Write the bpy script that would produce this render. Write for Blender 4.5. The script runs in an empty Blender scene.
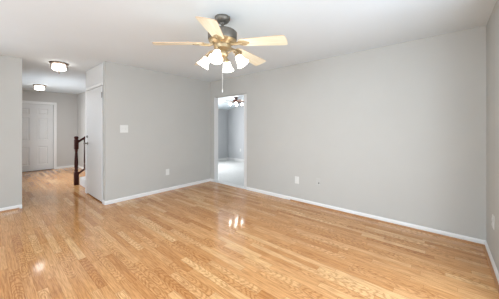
import bpy, bmesh, math, random
from mathutils import Vector, Matrix
random.seed(7)
scene = bpy.context.scene
C = scene.collection
PI = math.pi

# ------------------------------------------------------------------ camera, world, lights, exposure
CAMH = 1.306
cd = bpy.data.cameras.new('camera'); cam = bpy.data.objects.new('camera', cd); C.objects.link(cam)
cd.sensor_width = 36.0; cd.lens = 36.0 * 226.0 / 499.0
cd.shift_y = -(149.5 - 128.0) / 499.0
cd.clip_start = 0.02
cam.location = (0, 0, CAMH)
cam.rotation_euler = (PI / 2, 0, -math.atan2(0.759, 0.651))
scene.camera = cam

w = bpy.data.worlds.new('world'); scene.world = w; w.use_nodes = True
bg = w.node_tree.nodes['Background']
bg.inputs['Color'].default_value = (0.82, 0.90, 1.0, 1); bg.inputs['Strength'].default_value = 1.5

def area(name, loc, direction, sx, sy, power, color=(1, 1, 1)):
    l = bpy.data.lights.new(name, 'AREA'); l.shape = 'RECTANGLE'; l.size = sx; l.size_y = sy
    l.energy = power; l.color = color
    o = bpy.data.objects.new(name, l); C.objects.link(o); o.location = loc
    o.rotation_euler = Vector(direction).to_track_quat('-Z', 'Y').to_euler()
    return o
# added fill lamps outside unseen, added windows, for room, hall and next room
DAY = (0.80, 0.90, 1.0)
area('fill_front', (-3.35, 1.1, 1.35), (1, -0.05, 0.2), 1.9, 1.8, 80, DAY)
area('fill_entry', (-1.6, 6.0, 1.3), (0.6, -1, -0.1), 2.2, 1.9, 48, DAY)
area('fill_side', (-1.45, -1.0, 1.25), (0.5, 1, 0.1), 2.6, 2.0, 36, DAY)
area('fill_right', (1.35, -1.0, 1.25), (0.15, 1, 0.10), 2.2, 2.0, 34, DAY)
area('fill_hall', (-0.25, 7.3, 1.95), (1, 0.2, -0.45), 1.5, 1.1, 66, (0.93, 0.96, 1.0))
area('fill_den', (5.15, 7.95, 1.1), (0.15, -1, -0.0), 1.5, 1.5, 72, (0.95, 0.97, 1.0))

vs = scene.view_settings
vs.view_transform = 'Standard'; vs.look = 'None'; vs.gamma = 1.0; vs.use_curve_mapping = False
vs.exposure = 0.80

# ------------------------------------------------------------------ materials
def mat(name, color, rough=0.5, metal=0.0, spec=0.5, coat=0.0, bump=0.0, bscale=60.0, mottled=0.0, mscale=3.0, emis=None, estr=0.0):
    m = bpy.data.materials.new(name); m.use_nodes = True
    nt = m.node_tree; b = nt.nodes['Principled BSDF']
    b.inputs['Base Color'].default_value = (*color, 1); b.inputs['Roughness'].default_value = rough
    b.inputs['Metallic'].default_value = metal; b.inputs['Specular IOR Level'].default_value = spec
    b.inputs['Coat Weight'].default_value = coat
    tc = nt.nodes.new('ShaderNodeTexCoord')
    if mottled > 0:
        n = nt.nodes.new('ShaderNodeTexNoise'); n.inputs['Scale'].default_value = mscale; n.inputs['Detail'].default_value = 4
        nt.links.new(tc.outputs['Object'], n.inputs['Vector'])
        r = nt.nodes.new('ShaderNodeValToRGB')
        r.color_ramp.elements[0].color = (*[c * (1 - mottled) for c in color], 1); r.color_ramp.elements[0].position = 0.3
        r.color_ramp.elements[1].color = (*[min(1, c * (1 + mottled)) for c in color], 1); r.color_ramp.elements[1].position = 0.7
        nt.links.new(n.outputs['Fac'], r.inputs['Fac']); nt.links.new(r.outputs['Color'], b.inputs['Base Color'])
    if bump > 0:
        n = nt.nodes.new('ShaderNodeTexNoise'); n.inputs['Scale'].default_value = bscale; n.inputs['Detail'].default_value = 3
        nt.links.new(tc.outputs['Object'], n.inputs['Vector'])
        bn = nt.nodes.new('ShaderNodeBump'); bn.inputs['Strength'].default_value = bump; bn.inputs['Distance'].default_value = 0.01
        nt.links.new(n.outputs['Fac'], bn.inputs['Height']); nt.links.new(bn.outputs['Normal'], b.inputs['Normal'])
    if emis:
        b.inputs['Emission Color'].default_value = (*emis, 1); b.inputs['Emission Strength'].default_value = estr
    return m

WALL = mat('grey_wall_paint', (0.485, 0.477, 0.447), 0.75, spec=0.25, bump=0.05, bscale=120, mottled=0.012)
HALLW = mat('hall_wall_paint', (0.50, 0.485, 0.46), 0.75, spec=0.25, bump=0.05, bscale=120, mottled=0.012)
DENW = mat('cool_wall_paint', (0.50, 0.505, 0.51), 0.75, spec=0.25, mottled=0.012)
CEIL = mat('ceiling_paint', (0.71, 0.77, 0.805), 0.9, spec=0.1, bump=0.12, bscale=90, mottled=0.015, mscale=1.2)
TRIM = mat('white_trim_paint', (0.74, 0.735, 0.72), 0.4, mottled=0.01)
DOORP = mat('white_door_paint', (0.65, 0.65, 0.64), 0.42, mottled=0.01)
PLASTIC = mat('white_plastic', (0.68, 0.68, 0.65), 0.35, mottled=0.01)
SLOT = mat('dark_slot', (0.03, 0.03, 0.03), 0.6, mottled=0.05)
CARPET = mat('pale_carpet', (0.66, 0.66, 0.64), 0.95, spec=0.05, bump=0.6, bscale=220, mottled=0.06, mscale=25)
PEWTER = mat('pewter_metal', (0.165, 0.15, 0.128), 0.42, metal=0.65, mottled=0.08, mscale=30)
BRASS = mat('antique_brass', (0.46, 0.36, 0.22), 0.36, metal=0.85, mottled=0.12, mscale=40)
BRONZE = mat('bronze_metal', (0.13, 0.085, 0.055), 0.4, metal=0.7, mottled=0.1, mscale=40)
NICKEL = mat('dull_nickel', (0.25, 0.24, 0.22), 0.35, metal=0.9, mottled=0.05)
CHAIN = mat('pale_chain', (0.75, 0.74, 0.70), 0.3, metal=0.3, mottled=0.03)
STAIRW = mat('cherry_stained_wood', (0.045, 0.009, 0.005), 0.45, spec=0.2, coat=0.0, mottled=0.35, mscale=20)
SHOE = mat('oak_shoe_moulding', (0.40, 0.19, 0.07), 0.35, mottled=0.12, mscale=12)
STEPW = mat('pale_step_carpet', (0.60, 0.60, 0.60), 0.9, spec=0.1, bump=0.4, bscale=200, mottled=0.04)
DARKW = mat('dark_fan_wood', (0.10, 0.035, 0.025), 0.35, mottled=0.2, mscale=20)

def wood_blade():
    m = bpy.data.materials.new('pale_oak_blade'); m.use_nodes = True; nt = m.node_tree; b = nt.nodes['Principled BSDF']
    tc = nt.nodes.new('ShaderNodeTexCoord'); mp = nt.nodes.new('ShaderNodeMapping'); mp.inputs['Scale'].default_value = (4, 60, 60)
    n = nt.nodes.new('ShaderNodeTexNoise'); n.inputs['Scale'].default_value = 1.0; n.inputs['Detail'].default_value = 5
    r = nt.nodes.new('ShaderNodeValToRGB')
    r.color_ramp.elements[0].position = 0.35; r.color_ramp.elements[0].color = (0.82, 0.75, 0.55, 1)
    r.color_ramp.elements[1].position = 0.7; r.color_ramp.elements[1].color = (0.90, 0.86, 0.70, 1)
    nt.links.new(tc.outputs['Object'], mp.inputs['Vector']); nt.links.new(mp.outputs['Vector'], n.inputs['Vector'])
    nt.links.new(n.outputs['Fac'], r.inputs['Fac']); nt.links.new(r.outputs['Color'], b.inputs['Base Color'])
    b.inputs['Roughness'].default_value = 0.35
    return m
BLADE = wood_blade()
BEDGE = mat('brown_blade_edge', (0.52, 0.36, 0.23), 0.5, mottled=0.1)

def lit_glass(name, col, strength):
    m = bpy.data.materials.new(name); m.use_nodes = True; nt = m.node_tree; b = nt.nodes['Principled BSDF']
    b.inputs['Base Color'].default_value = (0.9, 0.88, 0.84, 1); b.inputs['Roughness'].default_value = 0.3
    tc = nt.nodes.new('ShaderNodeTexCoord'); n = nt.nodes.new('ShaderNodeTexNoise'); n.inputs['Scale'].default_value = 18
    mr = nt.nodes.new('ShaderNodeMapRange'); mr.inputs['To Min'].default_value = strength * 0.85; mr.inputs['To Max'].default_value = strength * 1.15
    nt.links.new(tc.outputs['Object'], n.inputs['Vector']); nt.links.new(n.outputs['Fac'], mr.inputs['Value'])
    b.inputs['Emission Color'].default_value = (*col, 1); nt.links.new(mr.outputs['Result'], b.inputs['Emission Strength'])
    return m
SHADE = lit_glass('frosted_shade_glass', (1.0, 0.93, 0.82), 3.2)
BULB = mat('glowing_bulb', (1, 1, 1), 0.4, emis=(1.0, 0.92, 0.80), estr=85)
DENSHADE = lit_glass('frosted_globe_glass', (1.0, 0.95, 0.88), 14.0)
BOWL = lit_glass('alabaster_bowl_glass', (1.0, 0.95, 0.89), 4.5)

def floor_mat():
    m = bpy.data.materials.new('oak_strip_flooring'); m.use_nodes = True
    nt = m.node_tree; N = nt.nodes; L = nt.links; b = N['Principled BSDF']
    def math_(op, a, bb=None, c=None):
        n = N.new('ShaderNodeMath'); n.operation = op
        for i, v in enumerate((a, bb, c)):
            if v is None: continue
            if isinstance(v, (int, float)): n.inputs[i].default_value = v
            else: L.new(v, n.inputs[i])
        return n.outputs[0]
    def comb(x, y, z=0.0):
        n = N.new('ShaderNodeCombineXYZ')
        for i, v in enumerate((x, y, z)):
            if isinstance(v, (int, float)): n.inputs[i].default_value = v
            else: L.new(v, n.inputs[i])
        return n.outputs[0]
    tc = N.new('ShaderNodeTexCoord'); sp = N.new('ShaderNodeSeparateXYZ'); L.new(tc.outputs['Object'], sp.inputs[0])
    X, Y = sp.outputs[0], sp.outputs[1]
    W_, LEN = 0.066, 0.62
    u = math_('DIVIDE', X, W_); row = math_('FLOOR', u); fu = math_('SUBTRACT', u, row)
    wn = N.new('ShaderNodeTexWhiteNoise'); wn.noise_dimensions = '1D'; L.new(row, wn.inputs['W'])
    v = math_('ADD', math_('DIVIDE', Y, LEN), math_('MULTIPLY', wn.outputs['Value'], 7.0))
    col = math_('FLOOR', v); fv = math_('SUBTRACT', v, col)
    wn2 = N.new('ShaderNodeTexWhiteNoise'); wn2.noise_dimensions = '2D'; L.new(comb(row, col), wn2.inputs['Vector'])
    rnd = wn2.outputs['Value']
    r = N.new('ShaderNodeValToRGB'); cr = r.color_ramp
    cols = [(0.0, (0.50, 0.225, 0.073)), (0.2, (0.575, 0.28, 0.10)), (0.5, (0.625, 0.325, 0.125)), (0.8, (0.67, 0.37, 0.155)), (1.0, (0.74, 0.46, 0.22))]
    while len(cr.elements) < len(cols): cr.elements.new(0.5)
    for e, (p, c) in zip(cr.elements, cols): e.position = p; e.color = (*c, 1)
    L.new(rnd, r.inputs['Fac'])
    off = math_('MULTIPLY', rnd, 37.0)
    # fine grain
    g = N.new('ShaderNodeTexNoise'); g.inputs['Scale'].default_value = 1.0; g.inputs['Detail'].default_value = 5; g.inputs['Roughness'].default_value = 0.6
    L.new(comb(math_('MULTIPLY', X, 130.0), math_('MULTIPLY', Y, 7.0), off), g.inputs['Vector'])
    # cathedral figure
    wv = N.new('ShaderNodeTexWave'); wv.wave_type = 'RINGS'; wv.rings_direction = 'Z'
    wv.inputs['Scale'].default_value = 1.0; wv.inputs['Distortion'].default_value = 9.0; wv.inputs['Detail'].default_value = 3.5; wv.inputs['Detail Scale'].default_value = 1.1
    cx = math_('MULTIPLY', math_('SUBTRACT', fu, 0.5), 1.5)
    cy = math_('MULTIPLY', math_('SUBTRACT', fv, rnd), 3.2)
    L.new(comb(cx, cy, off), wv.inputs['Vector'])
    cr2 = N.new('ShaderNodeValToRGB'); cr2.color_ramp.elements[0].position = 0.0; cr2.color_ramp.elements[0].color = (0.62, 0.50, 0.38, 1)
    cr2.color_ramp.elements[1].position = 0.55; cr2.color_ramp.elements[1].color = (1.06, 1.08, 1.10, 1)
    L.new(wv.outputs['Fac'], cr2.inputs['Fac'])
    cr3 = N.new('ShaderNodeValToRGB'); cr3.color_ramp.elements[0].position = 0.32; cr3.color_ramp.elements[0].color = (0.66, 0.57, 0.48, 1)
    cr3.color_ramp.elements[1].position = 0.62; cr3.color_ramp.elements[1].color = (1.10, 1.11, 1.12, 1)
    L.new(g.outputs['Fac'], cr3.inputs['Fac'])
    def mul(a, c, f=1.0):
        mx = N.new('ShaderNodeMix'); mx.data_type = 'RGBA'; mx.blend_type = 'MULTIPLY'
        if isinstance(f, float): mx.inputs[0].default_value = f
        else: L.new(f, mx.inputs[0])
        L.new(a, mx.inputs[6])
        if isinstance(c, tuple): mx.inputs[7].default_value = c
        else: L.new(c, mx.inputs[7])
        return mx.outputs[2]
    c1 = mul(r.outputs['Color'], cr3.outputs['Color'])
    wn3 = N.new('ShaderNodeTexWhiteNoise'); wn3.noise_dimensions = '2D'; L.new(comb(col, row), wn3.inputs['Vector'])
    c2 = mul(c1, cr2.outputs['Color'], math_('MULTIPLY', math_('GREATER_THAN', wn3.outputs['Value'], 0.58), 0.6))
    # joints
    du = math_('MULTIPLY', math_('MINIMUM', fu, math_('SUBTRACT', 1.0, fu)), W_)
    dv = math_('MULTIPLY', math_('MINIMUM', fv, math_('SUBTRACT', 1.0, fv)), LEN)
    jn = math_('LESS_THAN', math_('MINIMUM', du, dv), 0.0011)
    c3 = mul(c2, (0.66, 0.58, 0.5, 1), jn)
    L.new(c3, b.inputs['Base Color'])
    n4 = N.new('ShaderNodeTexNoise'); n4.inputs['Scale'].default_value = 2.2; L.new(tc.outputs['Object'], n4.inputs['Vector'])
    mr = N.new('ShaderNodeMapRange'); mr.inputs['To Min'].default_value = 0.06; mr.inputs['To Max'].default_value = 0.11
    L.new(n4.outputs['Fac'], mr.inputs['Value']); L.new(mr.outputs['Result'], b.inputs['Roughness'])
    b.inputs['Specular IOR Level'].default_value = 0.55
    bn = N.new('ShaderNodeBump'); bn.inputs['Strength'].default_value = 0.05; bn.inputs['Distance'].default_value = 0.002
    L.new(g.outputs['Fac'], bn.inputs['Height']); L.new(bn.outputs['Normal'], b.inputs['Normal'])
    return m
FLOOR = floor_mat()

# ------------------------------------------------------------------ mesh helpers
def box(bm, x0, x1, y0, y1, z0, z1, bev=0.0):
    r = bmesh.ops.create_cube(bm, size=1.0)
    mtx = Matrix.Translation(((x0 + x1) / 2, (y0 + y1) / 2, (z0 + z1) / 2)) @ Matrix.Diagonal((abs(x1 - x0), abs(y1 - y0), abs(z1 - z0), 1))
    bmesh.ops.transform(bm, matrix=mtx, verts=r['verts'])
    if bev > 0:
        es = list({e for vv in r['verts'] for e in vv.link_edges})
        bmesh.ops.bevel(bm, geom=es, offset=bev, segments=2, affect='EDGES', profile=0.5)
def lathe(bm, prof, seg=32, mtx=None, closed=False):
    rings = []
    for (rr, z) in prof:
        if rr < 1e-5: rings.append([bm.verts.new((0, 0, z))])
        else: rings.append([bm.verts.new((rr * math.cos(2 * PI * i / seg), rr * math.sin(2 * PI * i / seg), z)) for i in range(seg)])
    for a, b in zip(rings, rings[1:]):
        for i in range(seg):
            j = (i + 1) % seg
            if len(a) == 1 and len(b) == 1: continue
            if len(a) == 1: bm.faces.new((a[0], b[i], b[j]))
            elif len(b) == 1: bm.faces.new((a[i], a[j], b[0]))
            else: bm.faces.new((a[i], a[j], b[j], b[i]))
    if mtx is not None: bmesh.ops.transform(bm, matrix=mtx, verts=[v for r in rings for v in r])
def tube(bm, pts, rad, seg=10):
    pts = [Vector(p) for p in pts]; rings = []
    for i, p in enumerate(pts):
        t = (pts[min(i + 1, len(pts) - 1)] - pts[max(i - 1, 0)]).normalized()
        ref = Vector((0, 0, 1)) if abs(t.z) < 0.9 else Vector((1, 0, 0))
        a = t.cross(ref).normalized(); b = t.cross(a)
        rr = rad[i] if isinstance(rad, (list, tuple)) else rad
        rings.append([bm.verts.new(p + rr * (math.cos(2 * PI * k / seg) * a + math.sin(2 * PI * k / seg) * b)) for k in range(seg)])
    for a, b in zip(rings, rings[1:]):
        for i in range(seg): bm.faces.new((a[i], a[(i + 1) % seg], b[(i + 1) % seg], b[i]))
    bm.faces.new(rings[0]); bm.faces.new(rings[-1])
def prism(bm, poly, z0, z1):
    lo = [bm.verts.new((x, y, z0)) for x, y in poly]; hi = [bm.verts.new((x, y, z1)) for x, y in poly]
    n = len(poly); bm.faces.new(lo[::-1]); bm.faces.new(hi)
    for i in range(n): bm.faces.new((lo[i], lo[(i + 1) % n], hi[(i + 1) % n], hi[i]))
def obj(name, bm, m, parent=None, loc=(0, 0, 0), rot=(0, 0, 0), smooth=False):
    bmesh.ops.recalc_face_normals(bm, faces=bm.faces[:])
    me = bpy.data.meshes.new(name); bm.to_mesh(me); bm.free(); me.materials.append(m)
    if smooth:
        me.polygons.foreach_set('use_smooth', [True] * len(me.polygons)); me.set_sharp_from_angle(angle=math.radians(38))
    o = bpy.data.objects.new(name, me); C.objects.link(o); o.location = loc; o.rotation_euler = rot
    if parent: o.parent = parent
    return o
def thing(name, label, cat, loc=(0, 0, 0), rotz=0, group=None):
    o = bpy.data.objects.new(name, None); C.objects.link(o); o.empty_display_size = 0.1
    o.location = loc; o.rotation_euler = (0, 0, rotz); o['label'] = label; o['category'] = cat
    if group: o['group'] = group
    return o
def struct(name, bm, m, label=None, cat=None, **k):
    o = obj(name, bm, m, **k); o['kind'] = 'structure'
    if label: o['label'] = label
    if cat: o['category'] = cat
    return o
def sbox(name, m, label, cat, *boxes, bev=0.0):
    bm = bmesh.new()
    for b in boxes: box(bm, *b, bev=bev)
    return struct(name, bm, m, label, cat)
def dup(o, parent=None):
    c = o.copy(); C.objects.link(c)
    if parent: c.parent = parent
    for ch in list(o.children): dup(ch, c)
    return c

# ------------------------------------------------------------------ the setting
H = 2.44
UR, VL, VN, UB = 3.60, 4.36, -0.36, -2.90      # right wall, left wall, near wall, wall behind camera
UC = 1.322                                       # return wall with the closet door
UD, VD = 0.383, 5.22                            # left-hand wall and its end
VH = 9.40                                       # front door wall
USW = 2.01
T = 0.12
# floors
bm = bmesh.new()
box(bm, UB - 0.0, UR + 0.02, VN, VL, -0.1, 0.0); box(bm, UB, UC, VL, VD, -0.1, 0.0); box(bm, UD - T, USW + T, VD, VH, -0.1, 0.0)
box(bm, UC, 3.6, VL, VD, -0.1, 0.0); box(bm, USW + T, 3.6, VD, 6.6, -0.1, 0.0)
struct('floor', bm, FLOOR, 'glossy honey oak strip floor of the living room and hall', 'floor')
sbox('floor_den', CARPET, 'pale carpeted floor of the next room', 'floor', (UR + T, 7.39, 0.8, 7.66, -0.28, -0.18))
# ceiling
sbox('ceiling', CEIL, 'white ceiling over the living room and hall', 'ceiling', (UB - T, UR + T, VN - T, VH + T, H, H + 0.1))
bm = bmesh.new(); box(bm, UR + T, 7.6, 0.6, 6.2, H, H + 0.1)
vv = [bm.verts.new(p) for p in [(UR + T, 6.2, H), (7.6, 6.2, H), (7.6, 7.8, H - 0.307), (UR + T, 7.8, H - 0.307), (UR + T, 6.2, H + .1), (7.6, 6.2, H + .1), (7.6, 7.8, H - .207), (UR + T, 7.8, H - .207)]]
for f in [(0, 1, 2, 3), (7, 6, 5, 4), (0, 4, 5, 1), (1, 5, 6, 2), (2, 6, 7, 3), (3, 7, 4, 0)]: bm.faces.new([vv[i] for i in f])
struct('ceiling_den', bm, CEIL, 'ceiling of the next room seen through the doorway', 'ceiling')
# right wall with doorway
DV0, DV1, DH = 3.165, 4.215, 2.045
sbox('wall_right', WALL, 'long grey wall with the doorway near its left end', 'wall',
     (UR, UR + T, VN - T, DV0, 0, H), (UR, UR + T, DV1, VL + T, 0, H), (UR, UR + T, DV0, DV1, DH, H))
sbox('wall_left', WALL, 'grey wall with the double light switch', 'wall', (UC + T, UR, VL, VL + T, 0, H))
sbox('wall_near', WALL, 'grey wall at the right edge of the picture', 'wall', (UB, -2.7, VN - T, VN, 0, H), (-0.2, 0.25, VN - T, VN, 0, H), (2.45, UR, VN - T, VN, 0, H), (0.25, 2.45, VN - T, VN, 2.15, H), (0.25, 2.45, VN - T, VN, 0, 0.1), (-2.7, -0.2, VN - T, VN, 2.15, H), (-2.7, -0.2, VN - T, VN, 0, 0.1))
sbox('wall_entry', WALL, 'grey wall at the left edge beside the hall opening', 'wall', (-0.6, UD, VD, VD + T, 0, H), (UB - T, -2.6, VD, VD + T, 0, H), (-2.6, -0.6, VD, VD + T, 2.2, H), (-2.6, -0.6, VD, VD + T, 0, 0.4))
W0, W1 = 0.45, 2.2
wins = [(0.2, 2.0)]
sbox('wall_back', WALL, 'wall behind the viewer with an added opening for light', 'wall',
     (UB - T, UB, VN - T, wins[0][0], 0, H), (UB - T, UB, wins[0][1], VD, 0, H),
     *[(UB - T, UB, a, b, 0, W0) for a, b in wins], *[(UB - T, UB, a, b, W1, H) for a, b in wins])
for i, (a, b) in enumerate(wins):  # frame of an added opening behind the camera, put in for its light
    bm = bmesh.new(); x0, x1 = UB - 0.10, UB - 0.04
    for (y0, y1, z0, z1) in [(a, a + .05, W0, W1), (b - .05, b, W0, W1), (a, b, W0, W0 + .05), (a, b, W1 - .05, W1), (a, b, 1.30, 1.345), ((a + b) / 2 - .02, (a + b) / 2 + .02, W0, W1)]:
        box(bm, x0, x1, y0, y1, z0, z1)
    struct('added_window_%d' % (i + 1), bm, TRIM, 'white sash frame added behind the viewer to let in light', 'added_window')
bm = bmesh.new()  # added glazing, unseen, so light falls on the walls opposite
for (x0, x1, z0, z1) in [(-2.7, -2.63, .1, 2.15), (-.27, -.2, .1, 2.15), (-2.7, -.2, .1, .17), (-2.7, -.2, 2.08, 2.15), (-1.49, -1.41, .1, 2.15)]: box(bm, x0, x1, VN - .1, VN - .05, z0, z1)
struct('added_window_2', bm, TRIM, 'wide glazed frame added out of view beside the viewer for light', 'added_window')
bm = bmesh.new()  # added glazing, unseen, brightens the right side of the room
for (x0, x1, z0, z1) in [(.25, .32, .1, 2.15), (2.38, 2.45, .1, 2.15), (.25, 2.45, .1, .17), (.25, 2.45, 2.08, 2.15), (1.31, 1.39, .1, 2.15)]: box(bm, x0, x1, VN - .1, VN - .05, z0, z1)
struct('added_window_4', bm, TRIM, 'wide glazed frame added out of view right of the viewer for light', 'added_window')
bm = bmesh.new()  # added glazing, unseen, brightens the hall
for (y0, y1, z0, z1) in [(6.5, 6.56, .8, 2.15), (8.04, 8.1, .8, 2.15), (6.5, 8.1, .8, .86), (6.5, 8.1, 2.09, 2.15), (7.28, 7.32, .8, 2.15)]: box(bm, UD - .09, UD - .04, y0, y1, z0, z1)
struct('added_window_5', bm, TRIM, 'unseen frame added on the left side of the hall to light it', 'added_window')
bm = bmesh.new()  # added glazing, unseen, sends light to the wall at the right edge
for (x0, x1, z0, z1) in [(-2.6, -2.54, .4, 2.2), (-.66, -.6, .4, 2.2), (-2.6, -.6, .4, .46), (-2.6, -.6, 2.14, 2.2), (-1.63, -1.57, .4, 2.2)]: box(bm, x0, x1, VD + .05, VD + .1, z0, z1)
struct('added_window_6', bm, TRIM, 'unseen frame added left of the hall opening for light', 'added_window')
# return wall with closet door opening
CV0, CV1, CH_ = 4.49, 5.41, 2.05
VE = 5.49
bmw = bmesh.new()
box(bmw, UC, UC + T, VL, CV0, 0, H); box(bmw, UC, UC + T, CV1, VE, 0, H); box(bmw, UC, UC + T, CV0, CV1, CH_, H)
struct('wall_closet', bmw, WALL, 'short return wall holding the closet door', 'wall')
sbox('trim_1', DOORP, 'white panel over the closet door', 'trim', (UC - 0.008, UC, CV0 + 0.0, VE, CH_ + 0.06, H))
bm = bmesh.new(); box(bm, UC - 0.016, UC, CV1, VE, 0, CH_ + 0.05); box(bm, UC - 0.016, UC, CV0, CV1, CH_, CH_ + 0.05)
struct('trim_2', bm, TRIM, 'white casing around the closet door', 'trim')
# hall
FU0, FU1, FH = 0.487, 1.397, 2.04
sbox('wall_front', HALLW, 'hall end wall around the front door', 'wall',
     (UD - T, FU0, VH, VH + T, 0, H), (FU1, USW + T, VH, VH + T, 0, H), (FU0, FU1, VH, VH + T, FH, H))
sbox('wall_hall_left', HALLW, 'left side wall of the hall', 'wall', (UD - T, UD, VD + T, 6.5, 0, H), (UD - T, UD, 8.1, VH, 0, H), (UD - T, UD, 6.5, 8.1, 0, .8), (UD - T, UD, 6.5, 8.1, 2.15, H))
sbox('wall_hall_right', HALLW, 'right side wall of the hall beyond the stairs', 'wall', (USW, USW + T, 6.60, VH, 0, H), (USW + T, 3.6, 6.48, 6.60, 0, H))
sbox('wall_stair', HALLW, 'wall between closet and stairs', 'wall', (UC + T, 3.6, VE - T + 0.02, VE, 0, H), (UR - T, UR, VE, 6.48, 0, H))
bm = bmesh.new(); box(bm, FU0 - .075, FU0, VH - .02, VH, 0, FH + .075); box(bm, FU1, FU1 + .075, VH - .02, VH, 0, FH + .075); box(bm, FU0, FU1, VH - .02, VH, FH, FH + .075)
struct('trim_3', bm, TRIM, 'white casing around the front door', 'trim')
# den walls
sbox('wall_den', DENW, 'cool grey far walls of the next room', 'wall',
     (7.39, 7.39 + T, 0.6, 7.66 + T, -0.18, H), (UR + T, 4.3, 7.66, 7.66 + T, -0.18, H), (6.0, 7.39, 7.66, 7.66 + T, -0.18, H), (UR + T, 7.39, 1.0 - T, 1.0, -0.18, H),
     (4.3, 6.0, 7.66, 7.66 + T, -0.18, 0.25), (4.3, 6.0, 7.66, 7.66 + T, 1.95, H), (UR + T, UR + T + 0.02, 1.0, DV0 - 0.1, -0.18, H), (UR + T, UR + T + 0.02, DV1 + 0.1, 7.66, -0.18, H))
bm = bmesh.new()  # added glazing, unseen, placed to light the next room but not the left wall
for (x0, x1, z0, z1) in [(4.3, 4.36, .25, 1.95), (5.94, 6.0, .25, 1.95), (4.3, 6.0, .25, .31), (4.3, 6.0, 1.89, 1.95), (5.13, 5.17, .25, 1.95)]: box(bm, x0, x1, 7.70, 7.75, z0, z1)
struct('added_window_3', bm, TRIM, 'unseen frame added to light the next room', 'added_window')
sbox('trim_4', TRIM, 'white jamb board on the right side of the doorway', 'trim', (UR + 0.05, UR + 0.09, DV0, DV0 + 0.125, 0, DH - 0.0))
sbox('trim_6', TRIM, 'white jamb lining the left side of the doorway', 'trim', (UR + 0.002, UR + T, DV1 - 0.008, DV1, 0, DH))
sbox('trim_5', TRIM, 'pale sill strip under the doorway', 'trim', (UR - 0.0, UR + T + 0.02, DV0, DV1, 0.0, 0.012))

# baseboards
def baseb(name, label, p0, p1, nx, ny, h=0.062, t=0.013, shoe=None):
    """profiled board from p0 to p1 on the wall; (nx, ny) points into the room"""
    prof = [(0, 0), (t, 0), (t, h * 0.72), (t * 0.75, h * 0.82), (t * 0.45, h * 0.95), (t * .3, h), (0, h)]
    def sweep(pr, a, b, m, nm, parent=None):
        bm = bmesh.new(); r = [[bm.verts.new((q[0] + nx * d, q[1] + ny * d, z)) for d, z in pr] for q in (a, b)]
        n = len(pr)
        for i in range(n): bm.faces.new((r[0][i], r[0][(i + 1) % n], r[1][(i + 1) % n], r[1][i]))
        bm.faces.new(r[0]); bm.faces.new(r[1]); return obj(nm, bm, m, parent)
    o = sweep(prof, p0, p1, TRIM, name); o['kind'] = 'structure'; o['label'] = label; o['category'] = 'baseboard'
    if shoe:
        s = [(t, 0)] + [(t + 0.017 * math.cos(a), 0.017 * math.sin(a)) for a in [0, PI / 8, PI / 4, 3 * PI / 8, PI / 2]]
        q = sweep(s, shoe[0], shoe[1], SHOE, 'shoe_moulding', o); q['label'] = 'honey brown quarter round along the floor'
    return o
bs = 0.075
baseb('baseboard_right', 'white baseboard along the long right wall', (UR, VN), (UR, DV0), -1, 0, shoe=((UR, VN), (UR, 2.10)))
baseb('baseboard_right_end', 'white baseboard stub left of the doorway', (UR, DV1), (UR, VL), -1, 0)
baseb('baseboard_left', 'white baseboard under the double light switch wall', (UC, VL), (UR, VL), 0, -1)
baseb('baseboard_near', 'white baseboard in the lower right corner', (UB, VN), (UR, VN), 0, 1, shoe=((UB, VN), (UR, VN)))
baseb('baseboard_entry', 'white baseboard at the left edge by the hall opening', (UB, VD), (UD, VD), 0, -1, shoe=((UB, VD), (UD - 0.03, VD)))
baseb('baseboard_closet', 'short white baseboard beside the closet door', (UC, VL), (UC, CV0 - 0.005), -1, 0)
baseb('baseboard_front', 'white baseboard right of the front door', (FU1 + .075, VH), (USW, VH), 0, -1)
baseb('baseboard_hall', 'white baseboard on the hall wall past the stairs', (USW, 6.6), (USW, VH), -1, 0)
for nm, a, b, nx, ny in (('baseboard_den', (7.39, 1.0), (7.39, 7.66), -1, 0), ('baseboard_den_side', (UR + T, 7.66), (7.39, 7.66), 0, -1)):
    o = baseb(nm, 'white baseboard in the next room', a, b, nx, ny, h=0.11); o.location.z = -0.18

# ------------------------------------------------------------------ doors
# six panel front door
def panel_door(bm, w, h, t, rects):
    """slab in x(0..w), z(0..h), front face at y=0 towards -y, with raised-and-sunk panels"""
    xs = sorted({0, w, *[r[0] for r in rects], *[r[1] for r in rects]}); zs = sorted({0, h, *[r[2] for r in rects], *[r[3] for r in rects]})
    def inpanel(x, z): return any(r[0] < x < r[1] and r[2] < z < r[3] for r in rects)
    for i in range(len(xs) - 1):
        for j in range(len(zs) - 1):
            if not inpanel((xs[i] + xs[i + 1]) / 2, (zs[j] + zs[j + 1]) / 2):
                bm.faces.new([bm.verts.new(p) for p in ((xs[i], 0, zs[j]), (xs[i + 1], 0, zs[j]), (xs[i + 1], 0, zs[j + 1]), (xs[i], 0, zs[j + 1]))])
    for (x0, x1, z0, z1) in rects:
        loops = []
        for ins, y in ((0, 0), (0.012, 0.012), (0.026, 0.012), (0.05, 0.003)):
            loops.append([bm.verts.new(p) for p in ((x0 + ins, y, z0 + ins), (x1 - ins, y, z0 + ins), (x1 - ins, y, z1 - ins), (x0 + ins, y, z1 - ins))])
        for a, b in zip(loops, loops[1:]):
            for k in range(4): bm.faces.new((a[k], a[(k + 1) % 4], b[(k + 1) % 4], b[k]))
        bm.faces.new(loops[-1])
    bmesh.ops.remove_doubles(bm, verts=bm.verts[:], dist=1e-5)
    box(bm, 0, w, 0.014, t, 0, h)
    for (x0, x1, z0, z1) in ((0, 0.001, 0, h), (w - .001, w, 0, h), (0, w, 0, 0.001), (0, w, h - .001, h)): box(bm, x0, x1, 0, 0.014, z0, z1)
bm = bmesh.new()
cols = [(0.125, 0.355), (0.535, 0.775)]; rows = [(0.17, 0.72), (0.92, 1.60), (1.70, 1.88)]
panel_door(bm, 0.90, 2.02, 0.045, [(a, b, c, d) for a, b in cols for c, d in rows])
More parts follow.
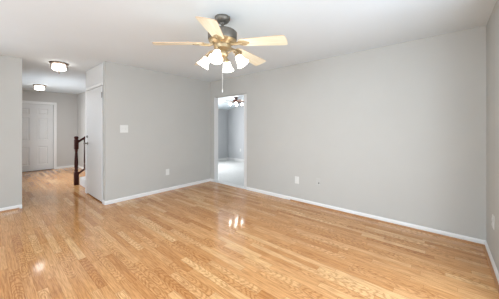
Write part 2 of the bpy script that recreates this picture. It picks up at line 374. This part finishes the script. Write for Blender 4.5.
o = struct('door_1', bm, DOORP, 'white six-panel front door at the end of the hall', 'door', loc=(FU0 + 0.005, VH + 0.02, 0.015))
sbox('threshold', BRONZE, 'dark sill under the front door', 'threshold', (FU0, FU1, VH - 0.03, VH + 0.1, 0, 0.014))
# closet door: flat white slab, hinges near the viewer
bm = bmesh.new(); box(bm, -0.006, 0.034, 0.010, CV1 - CV0 - 0.01, 0.02, CH_ - 0.008, bev=0.003)
d2 = struct('door_2', bm, DOORP, 'flat white closet door in the hall opening', 'door', loc=(UC - 0.006, CV0 + 0.005, 0))
KY = CV1 - CV0 - 0.075
R90 = Matrix.Rotation(-PI / 2, 4, 'Y')
bm = bmesh.new(); lathe(bm, [(0, 0), (0.030, 0), (0.032, .006), (0.012, .012), (0.010, .035), (0.020, .042), (0.027, .055), (0.024, .068), (0.0, .074)], 20, Matrix.Translation((-0.006, KY, 1.005)) @ R90)
o = obj('door_knob', bm, NICKEL, d2, smooth=True); o['label'] = 'dark metal door knob'
bm = bmesh.new(); lathe(bm, [(0, 0), (0.026, 0), (0.026, .008), (0.018, .014), (0.0, .016)], 20, Matrix.Translation((-0.006, KY, 1.135)) @ R90)
box(bm, -0.032, -0.018, KY - 0.005, KY + 0.005, 1.115, 1.155, bev=.002)
o = obj('deadbolt', bm, NICKEL, d2, smooth=True); o['label'] = 'dark metal deadbolt turn above the knob'
for z in (1.83,):
    bm = bmesh.new(); lathe(bm, [(0, 0), (.007, 0), (.007, .10), (0, .10)], 10, Matrix.Translation((-0.012, 0.0, z))); box(bm, -0.0085, -0.005, 0, .028, z, z + .10)
    o = obj('hinge', bm, NICKEL, d2); o['label'] = 'small dark hinge'

# ------------------------------------------------------------------ staircase and railing
st = thing('staircase', 'pale carpeted stairs rising to the right behind the closet wall', 'stairs', (1.40, 5.50, 0))
for k in range(6):
    bm = bmesh.new(); u0 = 0.25 * k
    box(bm, u0, u0 + 0.25 if k < 5 else u0 + .4, 0.0, 0.85, 0.0, 0.18 * (k + 1), bev=0.015)
    obj('step', bm, STEPW, st)
rl = thing('stair_railing', 'dark cherry stained stair railing with turned newel post', 'railing', (1.35, 6.40, 0))
NW = 0.042
bm = bmesh.new()
box(bm, -NW, NW, -NW, NW, 0, 0.30, bev=0.004)
lathe(bm, [(0.040, .30), (0.030, .315), (0.038, .335), (0.028, .36), (0.036, .42), (0.038, .50), (0.030, .66), (0.024, .76), (0.034, .785), (0.026, .80), (0.036, .82)], 20)
box(bm, -NW * .9, NW * .9, -NW * .9, NW * .9, 0.82, 1.04, bev=0.004)
lathe(bm, [(0.040, 1.04), (0.030, 1.05), (0.042, 1.07), (0.044, 1.09), (0.034, 1.112), (0.0, 1.122)], 20)
obj('newel_post', bm, STAIRW, rl, smooth=True)
def sloped(bm, u0, z0, u1, z1, w_, h_):
    vs_ = [bm.verts.new((u, y, z + dz)) for (u, z) in ((u0, z0), (u1, z1)) for y in (-w_, w_) for dz in (0, h_)]
    for f in ((0, 1, 3, 2), (4, 5, 7, 6), (0, 1, 5, 4), (2, 3, 7, 6), (0, 2, 6, 4), (1, 3, 7, 5)): bm.faces.new([vs_[i] for i in f])
    bmesh.ops.bevel(bm, geom=bm.edges[:], offset=0.006, segments=2, affect='EDGES')
S = 0.72
bm = bmesh.new(); sloped(bm, NW * .8, 0.93 + NW * S, 1.6, 0.93 + 1.6 * S, 0.028, 0.055); obj('handrail', bm, STAIRW, rl)
bm = bmesh.new(); sloped(bm, NW * .8, 0.20 + NW * S, 1.6, 0.20 + 1.6 * S, 0.022, 0.045); obj('bottom_rail', bm, STAIRW, rl)
for k in range(12):
    u = 0.155 + 0.12 * k
    bm = bmesh.new(); zz = 0.235 + u * S
    lathe(bm, [(0.014, zz), (0.014, zz + .10), (0.009, zz + .12), (0.015, zz + .16), (0.012, zz + .4), (0.009, zz + .58), (0.013, zz + .60), (0.013, 0.945 + u * S)], 12, Matrix.Translation((u, 0, 0)))
    obj('baluster', bm, STAIRW, rl, smooth=True)

# ------------------------------------------------------------------ ceiling fan
def bezier(p, n):
    p = [Vector(q) for q in p]; out = []
    for i in range(n + 1):
        t = i / n; out.append((1 - t) ** 3 * p[0] + 3 * t * (1 - t) ** 2 * p[1] + 3 * t * t * (1 - t) * p[2] + t ** 3 * p[3])
    return out
RT = math.atan2(-0.759, 0.651)   # world angle of the camera's right hand
def wang(theta):                  # theta: degrees clockwise from the view direction -> world angle
    return math.atan2(0.651, 0.759) - math.radians(theta)

def make_blade(parent, ang, blade_m, iron_m, zb, R0, R1, pitch, wroot=0.060, wtip=0.082, droop=0.0):
    pts = []
    for t in range(13):
        a = -PI / 2 + PI * t / 12
        pts.append((R1 - 0.035 + 0.035 * math.cos(a) ** 0.38 if abs(math.cos(a)) > 1e-6 else R1 - .035, wtip * math.sin(a)))
    poly = [(R0, -wroot * .6), (R0 + .03, -wroot)] + pts + [(R0 + .03, wroot), (R0, wroot * .6)]
    bm = bmesh.new(); prism(bm, poly, -0.003, 0.003)
    b = obj('blade', bm, blade_m, parent, smooth=False)
    b.data.materials.append(BEDGE)
    for p in b.data.polygons:
        if abs(p.normal.z) < 0.5: p.material_index = 1
    # blade's +y side is the smaller-theta side (world ccw); the larger-theta side is raised
    b.matrix_local = Matrix.Translation((0, 0, zb)) @ Matrix.Rotation(ang, 4, 'Z') @ Matrix.Rotation(math.radians(droop), 4, 'Y') @ Matrix.Rotation(math.radians(-pitch), 4, 'X')
    bm = bmesh.new()
    prism(bm, [(0.095, -.016), (0.15, -.012), (R0 - .01, -.02), (R0 + .02, -.040), (R0 + .07, -.036), (R0 + .10, -.012), (R0 + .115, 0), (R0 + .10, .012), (R0 + .07, .036), (R0 + .02, .040), (R0 - .01, .02), (0.15, .012), (0.095, .016)], -0.011, -0.003)
    tube(bm, [(0.10, 0, -0.007), (0.14, 0, -.018), (R0 - .01, 0, -.016), (R0 + .05, 0, -.010)], [.013, .011, .010, .006], 10)
    for (x, y) in ((R0 + .045, .022), (R0 + .045, -.022), (R0 + .085, 0)):
        lathe(bm, [(0, -.016), (.005, -.015), (.006, -.011), (.006, -.010)], 8, Matrix.Translation((x, y, 0)))
    obj('blade_iron', bm, iron_m, b, smooth=True)
    return b
def shade_mesh():
    pr = [(0.022, 0.0), (0.030, -.010), (0.036, -.028), (0.041, -.055), (0.050, -.082), (0.064, -.108), (0.0665, -.113)]
    inner = [(0.063, -.111), (0.047, -.082), (0.038, -.055), (0.033, -.028), (0.027, -.012), (0.019, -.002)]
    return pr + inner

FANU, FANV = 1.58, 1.72
def build_fan():
    f = thing('ceiling_fan', 'pewter ceiling fan with pale oak blades and four lit bell shades in living room', 'ceiling fan', (FANU, FANV, H))
    bm = bmesh.new(); lathe(bm, [(0, 0), (.078, 0), (.080, -.008), (.078, -.022), (.066, -.042), (.050, -.054), (.028, -.062), (.024, -.070), (0, -.070)], 36)
    obj('canopy', bm, PEWTER, f, smooth=True)
    bm = bmesh.new(); lathe(bm, [(0, -.06), (.014, -.06), (.014, -.115), (.030, -.118), (.034, -.13), (0, -.13)], 20); obj('downrod', bm, PEWTER, f, smooth=True)
    bm = bmesh.new(); lathe(bm, [(0, -.125), (.05, -.125), (.10, -.132), (.134, -.146), (.144, -.160), (.148, -.160), (.148, -.222), (.142, -.238), (0, -.238)], 48); obj('motor_housing', bm, PEWTER, f, smooth=True)
    bm = bmesh.new(); lathe(bm, [(0, -.236), (.138, -.236), (.143, -.241), (.138, -.249), (.112, -.262), (.100, -.270), (.085, -.285), (0, -.287)], 48)
    for i in range(30):   # cast flutes
        a = 2 * PI * i / 30
        tube(bm, [(.136 * math.cos(a), .136 * math.sin(a), -.246), (.108 * math.cos(a), .108 * math.sin(a), -.266)], .005, 6)
    o = obj('motor_skirt', bm, BRASS, f, smooth=True); o['label'] = 'fluted brass skirt under the motor'
    for th in (40, 112, 184, 256, 328):
        make_blade(f, wang(th), BLADE, BRASS, -0.266, 0.185, 0.670, 11, droop=5.4)
    bm = bmesh.new(); lathe(bm, [(0, -.285), (.085, -.285), (.090, -.292), (.086, -.325), (.060, -.338), (.042, -.350), (.056, -.362), (.060, -.385), (.050, -.405), (.026, -.420), (.020, -.432), (.013, -.445), (0, -.452)], 32)
    o = obj('light_fitter', bm, BRASS, f, smooth=True); o['label'] = 'brass light kit body'
    for th in (10, 100, 190, 280):
        a = wang(th); dx, dy = math.cos(a), math.sin(a)
        P = lambda r, z: Vector((r * dx, r * dy, z))
        bm = bmesh.new(); tube(bm, bezier([P(.045, -.378), P(.11, -.33), P(.15, -.335), P(.150, -.388)], 12), .0075, 10)
        tilt = Matrix.Rotation(a, 4, 'Z') @ Matrix.Rotation(math.radians(-33), 4, 'Y')
        M = Matrix.Translation(P(.150, -.388)) @ tilt
        lathe(bm, [(0, .014), (.016, .012), (.022, .0), (.031, -.012), (.031, -.026), (.026, -.028), (.018, -.016), (0, -.012)], 20, M)
        o = obj('lamp_arm', bm, BRASS, f, smooth=True)
        bm = bmesh.new(); lathe(bm, shade_mesh(), 28, M @ Matrix.Translation((0, 0, -.010)))
        o = obj('lamp_shade', bm, SHADE, f, smooth=True); o['label'] = 'lit frosted bell-shaped glass shade'
        bm = bmesh.new(); lathe(bm, [(0, -.03), (.014, -.035), (.016, -.05), (.026, -.075), (.027, -.085), (.020, -.10), (0, -.106)], 16, M)
        obj('bulb', bm, BULB, o, smooth=True)
    for k, (px, py, z1) in enumerate(((0.010, 0.011, -.735),)):
        bm = bmesh.new(); tube(bm, [(px, py, -.40), (px, py, z1)], .0014, 6)
        for i in range(0, int((-.43 - z1) / .012)):
            bmesh.ops.create_icosphere(bm, subdivisions=1, radius=.0027, matrix=Matrix.Translation((px, py, -.43 - i * .012)))
        lathe(bm, [(0, .0), (.004, -.004), (.006, -.018), (.005, -.028), (0, -.032)], 10, Matrix.Translation((px, py, z1)))
        obj('pull_chain', bm, CHAIN, f, smooth=True)
    return f
build_fan()

# far-room fan: dark body, three round lit globes visible
fz = H
f2 = thing('ceiling_fan', 'small dark ceiling fan with round lit globes seen through the doorway', 'ceiling fan', (6.04, 5.83, fz))
bm = bmesh.new(); lathe(bm, [(0, 0), (.075, 0), (.075, -.02), (.05, -.05), (.02, -.06), (.02, -.075), (.09, -.08), (.115, -.095), (.115, -.15), (.08, -.17), (0, -.175)], 28); obj('motor_housing', bm, DARKW, f2, smooth=True)
for th in (12, 84, 156, 228, 300): make_blade(f2, wang(th), DARKW, PEWTER, -0.150, 0.16, 0.56, 12)
bm = bmesh.new(); lathe(bm, [(0, -.17), (.05, -.17), (.055, -.20), (.03, -.235), (0, -.245)], 20)
for th in (0, 90, 180, 270):
    a = wang(th); tube(bm, [(0.03 * math.cos(a), .03 * math.sin(a), -.205), (.12 * math.cos(a), .12 * math.sin(a), -.19), (.17 * math.cos(a), .17 * math.sin(a), -.205)], .009, 8)
obj('light_fitter', bm, PEWTER, f2, smooth=True)
for th in (0, 90, 180, 270):
    a = wang(th); bm = bmesh.new()
    bmesh.ops.create_uvsphere(bm, u_segments=20, v_segments=12, radius=.048, matrix=Matrix.Translation((.215 * math.cos(a), .215 * math.sin(a), -.250)))
    o = obj('lamp_globe', bm, DENSHADE, f2, smooth=True); o['label'] = 'round lit white glass globe'

# ------------------------------------------------------------------ hall ceiling lights
def hall_light(label, u, v):
    t = thing('ceiling_light', label, 'ceiling light', (u, v, H), 0.3)
    bm = bmesh.new(); lathe(bm, [(0, 0), (.158, 0), (.164, -.006), (.160, -.018), (.140, -.028), (.118, -.030), (0, -.030)], 40); obj('canopy', bm, BRONZE, t, smooth=True)
    bm = bmesh.new()
    for k in range(8):
        a = 2 * PI * k / 8; tube(bm, [(.142 * math.cos(a), .142 * math.sin(a), -.024), (.142 * math.cos(a), .142 * math.sin(a), -.088)], .005, 6)
    lathe(bm, [(.134, -.084), (.147, -.084), (.147, -.094), (.134, -.094), (.134, -.084)], 40)
    obj('cage', bm, BRONZE, t, smooth=True)
    bm = bmesh.new(); lathe(bm, [(.110, -.030), (.112, -.080), (.128, -.090), (.118, -.110), (.090, -.128), (.05, -.138), (0, -.141)], 40)
    o = obj('bowl_shade', bm, BOWL, t, smooth=True); o['label'] = 'lit white glass bowl'
    bm = bmesh.new(); lathe(bm, [(0, -.138), (.020, -.140), (.018, -.150), (.008, -.156), (.014, -.168), (.010, -.180), (0, -.186)], 16); obj('finial', bm, BRONZE, t, smooth=True)
    for c in t.children: c.scale = (0.82, 0.82, 1.0)
    return t
hall_light('bronze flush ceiling light with lit glass bowl nearest the hall opening', 0.83, 5.09)
hall_light('bronze flush ceiling light with lit bowl near the front door', 0.92, 8.08)

# ------------------------------------------------------------------ wall plates (front face towards -y, back at y=0)
def plate(name, label, cat, loc, rotz, w_, h_, group=None):
    t = thing(name, label, cat, loc, rotz, group)
    bm = bmesh.new(); box(bm, -w_ / 2, w_ / 2, -0.007, 0.0, -h_ / 2, h_ / 2, bev=0.0025); obj('cover_plate', bm, PLASTIC, t)
    return t
def outlet(label, loc, rotz, w_=0.078, h_=0.125):
    t = plate('electrical_outlet', label, 'outlet', loc, rotz, w_, h_)
    for z in (-0.024, 0.024):
        bm = bmesh.new(); lathe(bm, [(0.0, .0), (.0175, 0), (.0175, -.003), (0, -.003)], 20, Matrix.Translation((0, -0.010, z)) @ Matrix.Rotation(-PI / 2, 4, 'X'))
        s = obj('socket', bm, PLASTIC, t)
        bm = bmesh.new(); box(bm, -.0075, -.005, -.0104, -.0095, z - .003, z + .007); box(bm, .005, .0075, -.0104, -.0095, z - .003, z + .007); lathe(bm, [(0, 0), (.003, 0), (.003, .001), (0, .001)], 8, Matrix.Translation((0, -.0095, z - .009)) @ Matrix.Rotation(PI / 2, 4, 'X'))
        obj('slots', bm, SLOT, s)
    return t
t = plate('light_switch', 'white double light switch plate on the grey wall left of the doorway', 'light switch', (1.617, VL, 1.29), 0, 0.135, 0.135)
for x in (-0.026, 0.026):
    bm = bmesh.new(); box(bm, x - .006, x + .006, -.016, -.006, -.012, .012, bev=.002); obj('toggle', bm, PLASTIC, t)
outlet('white outlet low on the wall beneath and right of the double switch', (2.46, VL, 0.39), 0)
outlet('white outlet low on the long right wall, right of the doorway', (UR, 1.975, 0.381), -PI / 2)
outlet('white outlet low on the wall at the right edge of the picture', (3.10, VN, 0.424), PI)
outlet('small white outlet on the far wall of the next room', (7.39, 6.87, 0.32), -PI / 2)
t = thing('cable_wall_plate', 'wall-coloured cable plate with dark jack, right of the outlet', 'cable plate', (UR, 1.58, 0.41), -PI / 2)
bm = bmesh.new(); box(bm, -.035, .035, -0.005, 0.0, -.057, .057, bev=0.002); obj('cover_plate', bm, mat('painted_plate', (0.50, 0.493, 0.465), 0.6, mottled=.01), t)
bm = bmesh.new(); lathe(bm, [(0, 0), (.010, 0), (.010, .006), (.006, .007), (.006, .016), (0, .016)], 12, Matrix.Translation((0.012, -.005, -0.018)) @ Matrix.Rotation(PI / 2, 4, 'X')); o = obj('cable_jack', bm, SLOT, t); o['label'] = 'small dark round jack'
